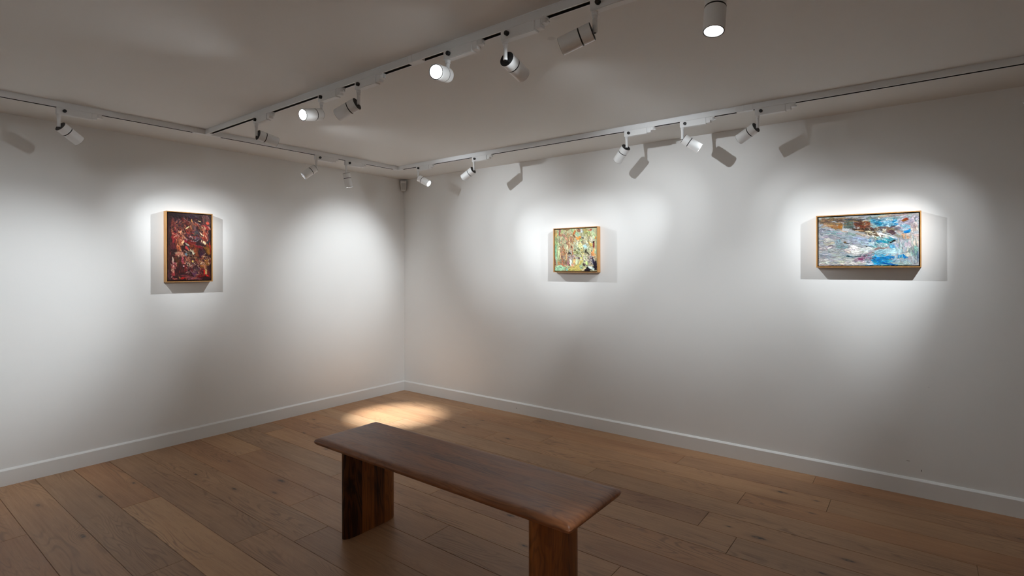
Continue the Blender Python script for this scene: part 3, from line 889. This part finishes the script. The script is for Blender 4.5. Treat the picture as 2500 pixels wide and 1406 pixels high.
GREEN = dict(contrast=1.2, base='#a9a585', dir=82, quad=(100, 2290, 200, 110, 2350, 2350), relief=0.002, grain=5200,
  strokes=[
    (180, 1000, 1500, 150, 90, '#97a577'), (180, 400, 420, 90, 90, '#b3935f'), (170, 1250, 700, 90, 90, '#7aa98a'), (330, 900, 900, 140, 86, '#a9b28c'),
    (380, 330, 360, 100, 88, '#8a5a48'), (370, 640, 260, 110, 86, '#9cab8b'), (500, 290, 260, 110, 88, '#98a878'), (700, 330, 420, 180, 80, '#9d9a70'),
    (720, 210, 420, 60, -3, '#8e6a4a'), (480, 490, 420, 90, 4, '#a0715a'), (620, 560, 300, 110, 70, '#a8746a'), (600, 760, 360, 130, 84, '#93a384'),
    (850, 560, 420, 200, 80, '#a3845c'), (1050, 260, 300, 160, 75, '#8fa47a'), (1120, 380, 330, 120, -58, '#a9683a'), (1140, 540, 200, 100, 40, '#6a5230'),
    (820, 900, 620, 220, 84, '#b08a6c'), (960, 720, 330, 120, 82, '#96604c'), (1060, 780, 360, 150, 84, '#9a805a'), (1420, 250, 360, 150, 10, '#8a6250'),
    (1520, 270, 190, 150, 80, '#9aa3a0'), (1300, 440, 260, 140, 30, '#8fa98a'), (1720, 260, 300, 190, 80, '#a39a62'), (1700, 210, 360, 80, 5, '#9c8a62'),
    (1960, 220, 260, 70, -10, '#a85a4e'), (2080, 300, 330, 160, 85, '#a5b095'), (2120, 480, 360, 200, 60, '#a9b789'), (1880, 430, 300, 180, 70, '#9aa674'),
    (1390, 620, 330, 150, -28, '#c8843e'), (1310, 740, 300, 130, 70, '#cb8a48'), (1500, 720, 180, 130, -40, '#9db585'), (1600, 620, 260, 160, 55, '#9c9e92'),
    (1700, 760, 380, 200, 60, '#b9b394'), (1300, 1000, 420, 300, 75, '#b5b79b'), (1480, 1060, 420, 250, 70, '#c2bd8e'), (1700, 1080, 260, 210, 60, '#a9c3c4'),
    (1950, 960, 330, 130, 60, '#c6a35f'), (2040, 700, 260, 210, 50, '#d3cfb8'), (2220, 620, 160, 70, 85, '#c18a48'), (2120, 980, 360, 120, 100, '#7c3a34'),
    (2130, 1380, 420, 150, 98, '#dd9a66'), (2060, 1500, 300, 130, 96, '#d19560'), (2230, 1450, 460, 100, 90, '#a3b394'), (1900, 1250, 330, 160, 60, '#b0a98c'),
    (790, 1180, 260, 120, 80, '#d9d5b2'), (560, 1200, 420, 180, 80, '#9a6c58'), (600, 1400, 420, 130, 86, '#a4673e'), (450, 1400, 420, 120, 84, '#b08a70'),
    (330, 1500, 700, 110, 96, '#b8c796'), (180, 1700, 600, 120, 92, '#8fb596'), (120, 1800, 520, 60, 89, '#8a4f48'), (380, 1700, 420, 110, 92, '#a6a878'),
    (520, 1720, 460, 90, 88, '#a2755a'), (640, 1700, 420, 90, 90, '#8d7f68'), (740, 1700, 420, 90, 88, '#caa47a'), (830, 1820, 360, 90, 92, '#8a7a80'),
    (960, 1360, 260, 110, 70, '#bcbfc6'), (1060, 1320, 420, 80, 88, '#b0805e'), (900, 1440, 220, 100, 30, '#4e5347'), (1280, 1440, 330, 300, 60, '#a9ad7c'),
    (1560, 1350, 330, 220, 60, '#cdbd78'), (1760, 1400, 300, 200, 50, '#8f8b70'), (1000, 1620, 200, 130, 20, '#8a6a74'), (950, 1800, 460, 160, 84, '#c3d3c6'),
    (1150, 1800, 420, 130, 88, '#cf9f6c'), (1260, 1880, 420, 110, 88, '#c6cfae'), (1350, 1640, 200, 100, 10, '#9a8a9a'), (1480, 1800, 420, 200, 86, '#d0c070'),
    (1300, 2150, 820, 330, -10, '#cdb772'), (1180, 2280, 760, 120, 0, '#c8b96f'), (1560, 2060, 260, 170, 84, '#a3a77e'), (360, 2190, 560, 260, 4, '#a0c5a2'),
    (300, 2290, 420, 80, 0, '#9dc2a0'), (700, 2090, 420, 80, 8, '#a6b993'), (500, 2040, 420, 70, 12, '#b58866'), (780, 2260, 140, 130, 85, '#88c3bd'),
    (330, 1960, 200, 100, 88, '#c07c4a'), (500, 1990, 160, 110, 80, '#d98e70'), (820, 1950, 220, 130, 40, '#a5727c'), (1060, 2030, 160, 100, 60, '#dba184'),
    (1900, 1750, 520, 420, 45, '#b2a793'), (1720, 1680, 300, 240, 60, '#c4c6a2'), (2050, 1750, 360, 160, 60, '#7a7486'), (2200, 1600, 260, 120, 88, '#cdb185'),
    (1950, 2220, 700, 240, -12, '#1c1220'), (2180, 2050, 420, 170, 100, '#1a1022'), (2100, 1820, 360, 90, 62, '#2c2238'), (1640, 2010, 160, 110, 60, '#3a2c34'),
    (1820, 1960, 300, 170, 55, '#c2d490'), (2010, 2190, 300, 170, 30, '#cfe2d2'), (1950, 2050, 260, 120, 40, '#b79a7c'), (1480, 2130, 200, 160, 70, '#8fa084'),
    (1650, 2240, 300, 50, -32, '#d9c9a6')],
  busy=[(760, 900, 500, 600, '#8a5a48 #b89070 #c8a888 #6a4a3a #a8b08a #9a6a50 #d8c0a0 #7a8a6a', 420, (40, 190), (10, 34), 80, 30),
    (1450, 1100, 420, 500, '#d8d8c0 #5a6050 #c8c090 #8a9a8a #e8e4cc #3a3c30 #a8b8b0 #b89a60', 420, (30, 130), (10, 32), 60, 50),
    (1330, 1400, 220, 230, '#3a3a20 #a8b070 #d8dcae #6a6a3a #5a4a2a', 100, (50, 170), (10, 28), 48, 14),
    (700, 1750, 330, 360, '#b07a58 #d8b080 #6a5a4c #a89a88 #e0c8a0 #8a4a3a #7a6a78', 230, (50, 190), (10, 30), 86, 14),
    (1900, 1750, 320, 330, '#d8d8c0 #4a4458 #c0b0a0 #8a7a80 #e8e8d8 #2a2230 #b0c090 #a87a60', 240, (30, 130), (10, 34), 50, 45),
    (1950, 650, 260, 260, '#e0dcc8 #8a8a78 #b8b8a8 #6a6248 #c8a060', 120, (30, 130), (10, 28), 50, 40),
    (1250, 1650, 420, 160, '#6a5068 #d8d0d8 #b8a8b8 #e8d8b0 #4a4a3a #a8b8a8', 130, (30, 110), (10, 30), 40, 50),
    (500, 1950, 420, 90, '#c87a58 #e0a080 #5a4a3a #a88a6a #3a2a24', 70, (20, 90), (12, 36), 60, 40)],
  accents=[(380, 430, 160, 90, 85, '#97483f'), (1960, 215, 200, 50, -8, '#a34a44'), (2110, 850, 150, 100, 95, '#33101c'), (2130, 1000, 240, 70, 98, '#7e3238'),
    (1690, 1060, 140, 110, 40, '#a8d0d8'), (1590, 620, 120, 50, 10, '#1d1c20'), (1010, 1110, 130, 60, 80, '#5c2a20'), (900, 1420, 180, 70, 32, '#26302c'),
    (920, 2020, 110, 90, 70, '#0e1510'), (1370, 1650, 110, 60, 10, '#2c1a34'), (1740, 1300, 150, 60, -55, '#2f2f22'), (1850, 1430, 260, 60, 45, '#3b3a2a'),
    (2010, 1310, 70, 60, -40, '#1a1410'), (1780, 1920, 200, 110, 55, '#c8e094'), (1940, 2140, 200, 110, 20, '#d6ead8'), (1640, 2240, 260, 30, -32, '#e0cfae'),
    (2060, 1650, 70, 50, 60, '#141414'), (2100, 1860, 260, 50, 70, '#1a1230'), (660, 2170, 60, 24, 10, '#4a5a4c'), (970, 1900, 340, 90, 84, '#cfe0d2')])

BLUE = dict(contrast=1.15, base='#9a9da0', dir=4, quad=(160, 4832, 345, 112, 2546, 2546), relief=0.002, grain=9000,
  strokes=[
    (900, 440, 1400, 190, -3, '#73624f'), (500, 480, 700, 160, -4, '#66564a'), (1800, 380, 1000, 130, -4, '#7d7768'), (700, 600, 900, 140, 6, '#6e5a48'),
    (1200, 480, 560, 90, 4, '#5a5048'), (1300, 500, 420, 80, 5, '#3c3436'), (2100, 450, 760, 80, -3, '#3f3c3e'), (700, 720, 560, 150, 14, '#a88664'),
    (1100, 780, 620, 220, 12, '#9c7448'), (1280, 700, 260, 260, 60, '#94672f'), (430, 740, 300, 140, -20, '#8f8578'), (1650, 620, 420, 420, 80, '#4d5752'),
    (1700, 780, 520, 160, 0, '#5e6a62'), (1600, 440, 360, 110, 0, '#2f4450'), (2150, 640, 520, 260, 10, '#5b3a2c'), (2350, 740, 420, 220, 5, '#6b3a22'),
    (2100, 540, 420, 110, -8, '#6a5a4c'), (2550, 500, 360, 80, -6, '#8a6f4c'), (2600, 620, 260, 220, 80, '#6d3c26'), (2200, 880, 900, 120, 4, '#3d2a20'),
    (2750, 870, 700, 170, 2, '#3f342c'), (2700, 760, 360, 180, 10, '#5d4440'),
    (2800, 330, 620, 160, -5, '#6f7a7a'), (3400, 320, 900, 140, -8, '#7c8482'), (3300, 240, 620, 80, -5, '#a0937c'), (3900, 230, 1200, 90, -4, '#8a7876'),
    (2900, 470, 500, 200, 10, '#4a8aa0'), (3200, 400, 900, 130, -4, '#6a8490'), (3700, 380, 900, 110, -6, '#6c7f82'), (3050, 600, 420, 200, 10, '#1f5f80'),
    (3300, 620, 460, 220, -4, '#2a80a0'), (3500, 600, 560, 180, -4, '#7fa3b4'), (3800, 560, 300, 220, 70, '#2f80a8'), (3350, 700, 700, 90, -6, '#6f96a8'),
    (2830, 700, 300, 220, 40, '#8ea0a4'), (4000, 520, 420, 120, -12, '#8b8590'), (4250, 430, 360, 110, -18, '#79401a'), (4480, 500, 420, 260, -20, '#9b93a0'),
    (4650, 400, 420, 160, 70, '#a39ca0'), (4300, 650, 620, 170, -24, '#8f8088'), (4690, 420, 380, 70, 88, '#5c6a66'), (4600, 780, 520, 320, 80, '#a89d94'),
    (3300, 790, 1100, 90, -6, '#5d4440'), (3250, 870, 420, 160, 20, '#4c4a50'), (3600, 860, 420, 170, 25, '#6a5a48'), (3950, 850, 420, 220, 20, '#5d5358'),
    (3630, 1010, 420, 190, 22, '#46303a'), (4250, 720, 420, 180, 10, '#6f9aac'), (4180, 850, 360, 140, -10, '#93a6ac'), (4330, 960, 300, 170, -30, '#0f75a8'),
    (4100, 1040, 560, 120, 20, '#9a8b84'), (4250, 1200, 560, 200, 12, '#b28a68'), (4600, 1180, 560, 260, 10, '#a99a90'), (3950, 1180, 420, 120, 24, '#80786c'),
    (2600, 1000, 900, 120, 10, '#4a3a2c'), (2900, 1120, 700, 130, 14, '#5b4c3c'), (2300, 1100, 620, 100, 12, '#9b8f80'), (2900, 1250, 420, 130, 0, '#a89070'),
    (500, 1000, 900, 260, 4, '#85868c'), (1000, 1060, 900, 260, 6, '#77888f'), (1500, 1200, 900, 260, 8, '#868e98'), (1750, 1080, 560, 120, 12, '#7b8a86'),
    (2300, 1330, 900, 230, 10, '#8b9aa6'), (2650, 1200, 420, 120, 14, '#a9aeb4'), (400, 1400, 700, 260, 0, '#98958f'), (700, 1500, 520, 260, -10, '#a79f90'),
    (1150, 1420, 420, 300, 70, '#7f98a0'), (1300, 1650, 620, 300, 20, '#71878e'), (1850, 1450, 620, 260, 6, '#9598a4'), (2500, 1500, 700, 260, 8, '#8fa3a8'),
    (400, 1750, 700, 220, 0, '#96928f'), (800, 1720, 620, 130, 2, '#86818a'), (1100, 1850, 900, 220, 4, '#939896'), (600, 2080, 620, 260, 8, '#8e929c'),
    (1200, 2080, 900, 260, 6, '#979d9c'), (300, 2250, 560, 220, 0, '#a49b9a'), (900, 2380, 1500, 260, 2, '#b5b4aa'), (800, 2500, 1500, 80, 0, '#b9aaa4'),
    (1900, 2420, 900, 200, 4, '#b7b2ac'), (1700, 2250, 620, 150, 8, '#aeada6'),
    (1950, 1850, 560, 420, 20, '#c7c3bd'), (2150, 1920, 760, 220, 2, '#cfcac4'), (2500, 1800, 620, 160, -10, '#c6cac6'), (1600, 1880, 260, 160, 30, '#c4b8ae'),
    (2900, 1560, 700, 200, -6, '#9bb0b2'), (2700, 1750, 560, 130, -4, '#c5cbca'), (3050, 1640, 620, 160, -6, '#748488'), (3200, 1750, 620, 110, -8, '#7d6c64'),
    (3300, 1320, 700, 160, 18, '#2f9498'), (3450, 1420, 620, 200, 10, '#1d8296'), (3200, 1300, 420, 90, 14, '#b9cfca'), (3100, 1420, 300, 120, 20, '#2a6a94'),
    (3750, 1350, 420, 160, 14, '#3f7c8c'), (3680, 1430, 330, 100, -28, '#261c18'), (3850, 1600, 620, 320, 10, '#8b9aa6'), (3700, 1700, 330, 220, 70, '#5f9cbc'),
    (4200, 1600, 420, 420, 86, '#94a3a4'), (4450, 1560, 300, 420, 88, '#a79aa0'), (4650, 1500, 420, 300, 88, '#b3aa9c'), (4550, 1900, 520, 420, 84, '#7b928c'),
    (4700, 1850, 460, 160, 90, '#5b8c84'), (3600, 1880, 1300, 240, -2, '#9bb6bc'), (3000, 2000, 760, 300, -18, '#7fa5b0'), (2500, 2060, 760, 160, -28, '#8b7f86'),
    (2200, 2220, 620, 130, -24, '#8d7a84'), (2350, 2250, 420, 120, -12, '#7a4a66'), (2600, 2200, 420, 160, 0, '#6a6f7c'), (2100, 2120, 760, 70, -4, '#3f565c'),
    (3000, 2320, 560, 420, 30, '#1482b6'), (3200, 2200, 620, 160, -4, '#0f70a4'), (3350, 2350, 560, 200, 6, '#2a8fae'), (3550, 2150, 420, 120, -4, '#145a94'),
    (4080, 2130, 470, 180, -2, '#0f83b4'), (4230, 2130, 180, 170, 80, '#0a5f98'), (3750, 2000, 620, 120, 4, '#a6bcbc'), (4350, 2060, 160, 260, 88, '#c8c4bb'),
    (4000, 2320, 900, 160, -2, '#79909a'), (4100, 2420, 900, 160, 2, '#8b9a98'), (3900, 2510, 900, 70, 0, '#9dada4'), (4650, 2280, 420, 280, 88, '#95979c'),
    (4760, 2100, 620, 60, 90, '#5d6f80'), (2900, 2500, 900, 70, -8, '#1a6fae'), (3500, 2450, 760, 90, 12, '#145f98'), (3050, 2530, 620, 50, 0, '#b7cfd6'),
    (2600, 2420, 420, 160, 10, '#a9b6bc'), (2300, 2400, 420, 130, 4, '#bdbab4')],
  busy=[(3000, 1080, 620, 260, '#d8c8a8 #3a2c22 #e8dcc0 #6a5040 #2a2420 #a08868 #8a7a88', 230, (60, 260), (10, 30), 18, 32),
    (3150, 1450, 560, 260, '#c8dcd8 #2a7a90 #1a4a60 #a8c4c4 #5a6a6c #e0e8e4 #2f9a98', 230, (50, 230), (12, 34), 8, 24),
    (3300, 560, 620, 190, '#8fb4c4 #1a5878 #3a90a8 #0e3a54 #b4c8d0 #5a7a90', 170, (50, 230), (14, 40), -4, 20),
    (2300, 700, 420, 220, '#8a4a28 #3a2018 #a88460 #5a3024 #c0a080 #2c2a28', 130, (50, 210), (12, 36), 0, 30),
    (2500, 2200, 420, 230, '#8a4a68 #b0a0b0 #4a5a60 #c8b8bc #6a8088 #3a3c44', 130, (50, 200), (12, 34), -20, 26),
    (3250, 2280, 560, 260, '#0f78b4 #3aa0c0 #1a58a0 #7ab8cc #2a8a9a', 150, (60, 260), (14, 44), 2, 18),
    (900, 1700, 760, 900, '#a8a4a0 #8a9098 #b4b0a8 #7c8890 #9c949c', 300, (120, 420), (16, 50), 3, 12),
    (4300, 1700, 520, 760, '#a8a8a4 #8a9aa0 #b8ac9c #7c9090 #a898a4', 240, (80, 320), (14, 40), 86, 12),
    (1200, 520, 900, 190, '#6a5644 #8a6a48 #54483e #947452', 120, (100, 360), (14, 44), 2, 10),
    (4400, 500, 420, 330, '#a8a0ac #8a7a84 #b4aca8 #786e7c', 110, (60, 260), (12, 34), -26, 26)],
  accents=[(2600, 975, 420, 44, 10, '#d9c7a8'), (2750, 1050, 420, 30, 12, '#e6dcc4'), (3050, 1090, 300, 36, 40, '#eee6d4'), (3380, 920, 200, 26, -62, '#e2d6bf'),
    (3250, 1100, 420, 50, 14, '#dfe4d6'), (3560, 1200, 420, 50, 20, '#c9cdb8'), (3130, 1170, 220, 50, 70, '#efeae0'), (2150, 930, 420, 50, 10, '#c6a47a'),
    (1480, 990, 260, 60, 8, '#b9a68c'), (1470, 1460, 130, 90, 20, '#6b5230'), (1600, 1530, 260, 50, 14, '#2c2f30'), (1680, 1580, 120, 30, 20, '#f4f2ec'),
    (770, 1640, 160, 90, 0, '#66626c'), (2900, 2160, 120, 50, 20, '#254a58'), (4310, 960, 230, 130, -40, '#0a6aa6'), (4250, 400, 230, 70, -14, '#7c2a10'),
    (4180, 450, 200, 50, -14, '#8a5a10'), (1650, 2120, 260, 60, 4, '#24444c'), (2050, 2130, 420, 40, -6, '#2c4048'), (2250, 2240, 220, 90, 0, '#80405e'),
    (2640, 1420, 160, 50, 14, '#1d4a80'), (3700, 1420, 260, 60, -30, '#140e0c'), (4350, 2060, 90, 220, 0, '#d3cdbd'), (3050, 350, 100, 30, 0, '#cfd6d2'),
    (3480, 420, 190, 40, -3, '#c4d0ce'), (2600, 1660, 260, 30, -8, '#2c3c38'), (3500, 2450, 560, 50, 14, '#0e4f8c'), (1950, 1700, 420, 40, 6, '#e2dfd8')])

painting('framed_painting', 'tall dark red abstract painting in a thin wooden frame on the left wall', 0.342, 0.556, (0.0, -2.436, 1.286), (0, 1, 0), RED, (210, 340), 3)
painting('framed_painting', 'small nearly square green and ochre abstract painting in a wooden frame', 0.449, 0.394, (2.063, 0.0, 1.352), (1, 0, 0), GREEN, (270, 236), 5)
painting('framed_painting', 'wide blue and grey abstract painting in a wooden frame', 0.552, 0.341, (4.135, 0.0, 1.393), (1, 0, 0), BLUE, (430, 264), 11)

# ------------------------------------------------------------------ bench
BX0, BX1, BY0, BY1 = 2.122, 3.706, -2.476, -2.062
B_TOP, B_TH = 0.494, 0.034
bench = tag(empty('bench', ((BX0 + BX1) / 2, (BY0 + BY1) / 2, 0)), 'long brown wooden bench with two slab legs on the oak floor', 'bench')
bl = bench.location
seat = empty('seat', (0, 0, B_TOP), parent=bench)


def seat_profile(d):
    """top and bottom drop of the slab at distance d from the outline"""
    e = 0.034
    t = min(max(d / e, 0), 1)
    top = -0.017 * (1 - math.sqrt(max(0, 1 - (1 - t) ** 2)))
    e2 = 0.016
    t2 = min(max(d / e2, 0), 1)
    bot = -B_TH + 0.0165 * (1 - math.sqrt(max(0, 1 - (1 - t2) ** 2)))
    return top, bot


def edge_grid(a0, a1, n_mid):
    offs = [0, 0.0008, 0.002, 0.004, 0.007, 0.011, 0.016, 0.023, 0.032, 0.042, 0.052]
    L = a1 - a0
    return [a0 + o for o in offs] + [a0 + 0.052 + (L - 0.104) * k / n_mid for k in range(1, n_mid)] + [a1 - o for o in reversed(offs)]


def seat_board(y0, y1, tone):
    hx, hy = (BX1 - BX0) / 2, (BY1 - BY0) / 2
    ys = sorted(set([y0, y1] + [y for y in edge_grid(-hy, hy, 6) if y0 < y < y1]))
    xs = edge_grid(-hx, hx, 10)
    R = 0.008
    verts, faces = [], []
    nx, ny = len(xs), len(ys)
    for side in (0, 1):
        for y in ys:
            for x in xs:
                dx, dy = hx - abs(x), hy - abs(y)
                d = min(dx, dy)
                if dx < 0.034 and dy < 0.034:   # soften the corner
                    d = 0.034 - math.hypot(0.034 - dx, 0.034 - dy) * 0.3 - 0.7 * max(0.034 - dx, 0.034 - dy)
                tp, bt = seat_profile(d)
                px, py = x, y
                if dx < R and dy < R:           # round the plan corner
                    l_ = math.hypot(R - dx, R - dy)
                    m_ = max(R - dx, R - dy)
                    if l_ > 1e-9:
                        px = math.copysign(hx - R + (R - dx) * m_ / l_, x)
                        py = math.copysign(hy - R + (R - dy) * m_ / l_, y)
                verts.append((px, py, tp if side == 0 else bt))
    for j in range(ny - 1):
        for i in range(nx - 1):
            a = j * nx + i
            faces.append((a, a + 1, a + nx + 1, a + nx))
            b = nx * ny + a
            faces.append((b, b + nx, b + nx + 1, b + 1))
    N = nx * ny
    for j in range(ny - 1):
        faces.append((j * nx, (j + 1) * nx, N + (j + 1) * nx, N + j * nx))
        e = j * nx + nx - 1
        faces.append((e, N + e, N + e + nx, e + nx))
    for i in range(nx - 1):
        faces.append((i, N + i, N + i + 1, i + 1))
        e = (ny - 1) * nx + i
        faces.append((e, e + 1, N + e + 1, N + e))
    o = mesh_obj('seat_board', verts, faces, M['bench_top'], seat)
    auto_smooth(o, 50)
    o.color = (tone, random.random(), 0, 1)
    return o


hy = (BY1 - BY0) / 2
cuts = [-hy, -0.115, -0.02, 0.062, 0.128, hy]
for k, tone in enumerate((0.55, 0.62, 0.46, 0.66, 0.58)):
    seat_board(cuts[k], cuts[k + 1], tone)


def leg_half(u):
    return 0.030 * (1 - abs(u) ** 5) ** 0.5


def bench_leg(xc, tones):
    leg = empty('leg', (xc - bl.x, -2.265 - bl.y, 0), parent=bench)
    hw, top = 0.166, B_TOP - B_TH + 0.002
    cuts = [-hw, -0.066, 0.012, 0.082, hw]
    for k in range(4):
        y0, y1 = cuts[k], cuts[k + 1]
        n = 12
        ys = [y0 + (y1 - y0) * i / n for i in range(n + 1)]
        if k == 0: ys = [-hw + (y1 + hw) * (i / 16) ** 2 for i in range(17)]
        if k == 3: ys = [hw - (hw - y0) * (1 - i / 16) ** 2 for i in range(17)]
        ring = [(leg_half(y / hw), y) for y in ys] + [(-leg_half(y / hw), y) for y in reversed(ys)]
        pts = []
        for q in ring:
            if not pts or (abs(q[0] - pts[-1][0]) + abs(q[1] - pts[-1][1])) > 1e-6: pts.append(q)
        if abs(pts[0][0] - pts[-1][0]) + abs(pts[0][1] - pts[-1][1]) < 1e-6: pts.pop()
        m = len(pts)
        lv = [(0.0, 0.985), (0.003, 1.0), (top, 1.0)]
        verts = [(x * s, y if s == 1 else y * (1 - (1 - s) * .3), z) for z, s in lv for x, y in pts]
        faces = []
        for L in range(len(lv) - 1):
            for i in range(m):
                j = (i + 1) % m
                faces.append((L * m + i, L * m + j, (L + 1) * m + j, (L + 1) * m + i))
        faces += [tuple(range(m)), tuple(range((len(lv) - 1) * m, len(lv) * m))]
        o = mesh_obj('stave', verts, faces, M['bench_leg'], leg)
        auto_smooth(o, 40)
        o.color = (tones[k], random.random(), 1.0 if (k == 0 and xc < 3) else 0.0, 1)
    return leg


bench_leg(2.318, (0.22, 0.66, 0.40, 0.76))
bench_leg(3.506, (0.68, 0.74, 0.52, 0.70))

# ------------------------------------------------------------------ motion sensor in the room corner
sensor = tag(empty('motion_sensor', (0.045, -0.045, H - 0.075), math.radians(45)), 'small white motion sensor fixed high in the room corner', 'sensor')


def loft(name, sections, mat, parent):
    """sections: list of (z, half width, front y, back y, corner radius)"""
    verts, faces, n = [], [], 0
    for z, hw_, yf, yb, r in sections:
        pts = []
        for cx, cy, a0 in ((hw_ - r, yf + r, -90), (hw_ - r, yb - r, 0), (-hw_ + r, yb - r, 90), (-hw_ + r, yf + r, 180)):
            for k in range(5):
                a = math.radians(a0 + 22.5 * k)
                pts.append((cx + r * math.cos(a), cy + r * math.sin(a), z))
        n = len(pts)
        verts += pts
    for L in range(len(sections) - 1):
        for i in range(n):
            j = (i + 1) % n
            faces.append((L * n + i, L * n + j, (L + 1) * n + j, (L + 1) * n + i))
    faces += [tuple(range(n)), tuple(range((len(sections) - 1) * n, len(sections) * n))]
    return auto_smooth(mesh_obj(name, verts, faces, mat, parent), 40)


M['sensor'] = plain('sensor_plastic', (0.70, 0.68, 0.65, 1), 0.45)
M['sensor_lens'] = plain('sensor_lens', (0.48, 0.465, 0.445, 1), 0.35)
loft('housing', [(-0.062, 0.018, -0.016, 0.022, 0.008), (-0.058, 0.026, -0.022, 0.024, 0.009), (0.0, 0.033, -0.024, 0.026, 0.008), (0.052, 0.035, -0.022, 0.026, 0.007), (0.056, 0.032, -0.018, 0.024, 0.006)], M['sensor'], sensor)
loft('lens_window', [(-0.046, 0.016, -0.0262, -0.018, 0.003), (-0.040, 0.020, -0.0268, -0.018, 0.003), (0.022, 0.024, -0.0268, -0.018, 0.003), (0.025, 0.022, -0.0255, -0.018, 0.003)], M['sensor_lens'], sensor)
for k in range(4):
    x = -0.0135 + 0.009 * k
    box('lens_rib', x - 0.0008, x + 0.0008, -0.0278, -0.026, -0.038, 0.020, M['sensor'], sensor)
box('bracket', -0.016, 0.016, 0.02, 0.05, -0.03, 0.045, M['sensor'], sensor, bevel=0.002)
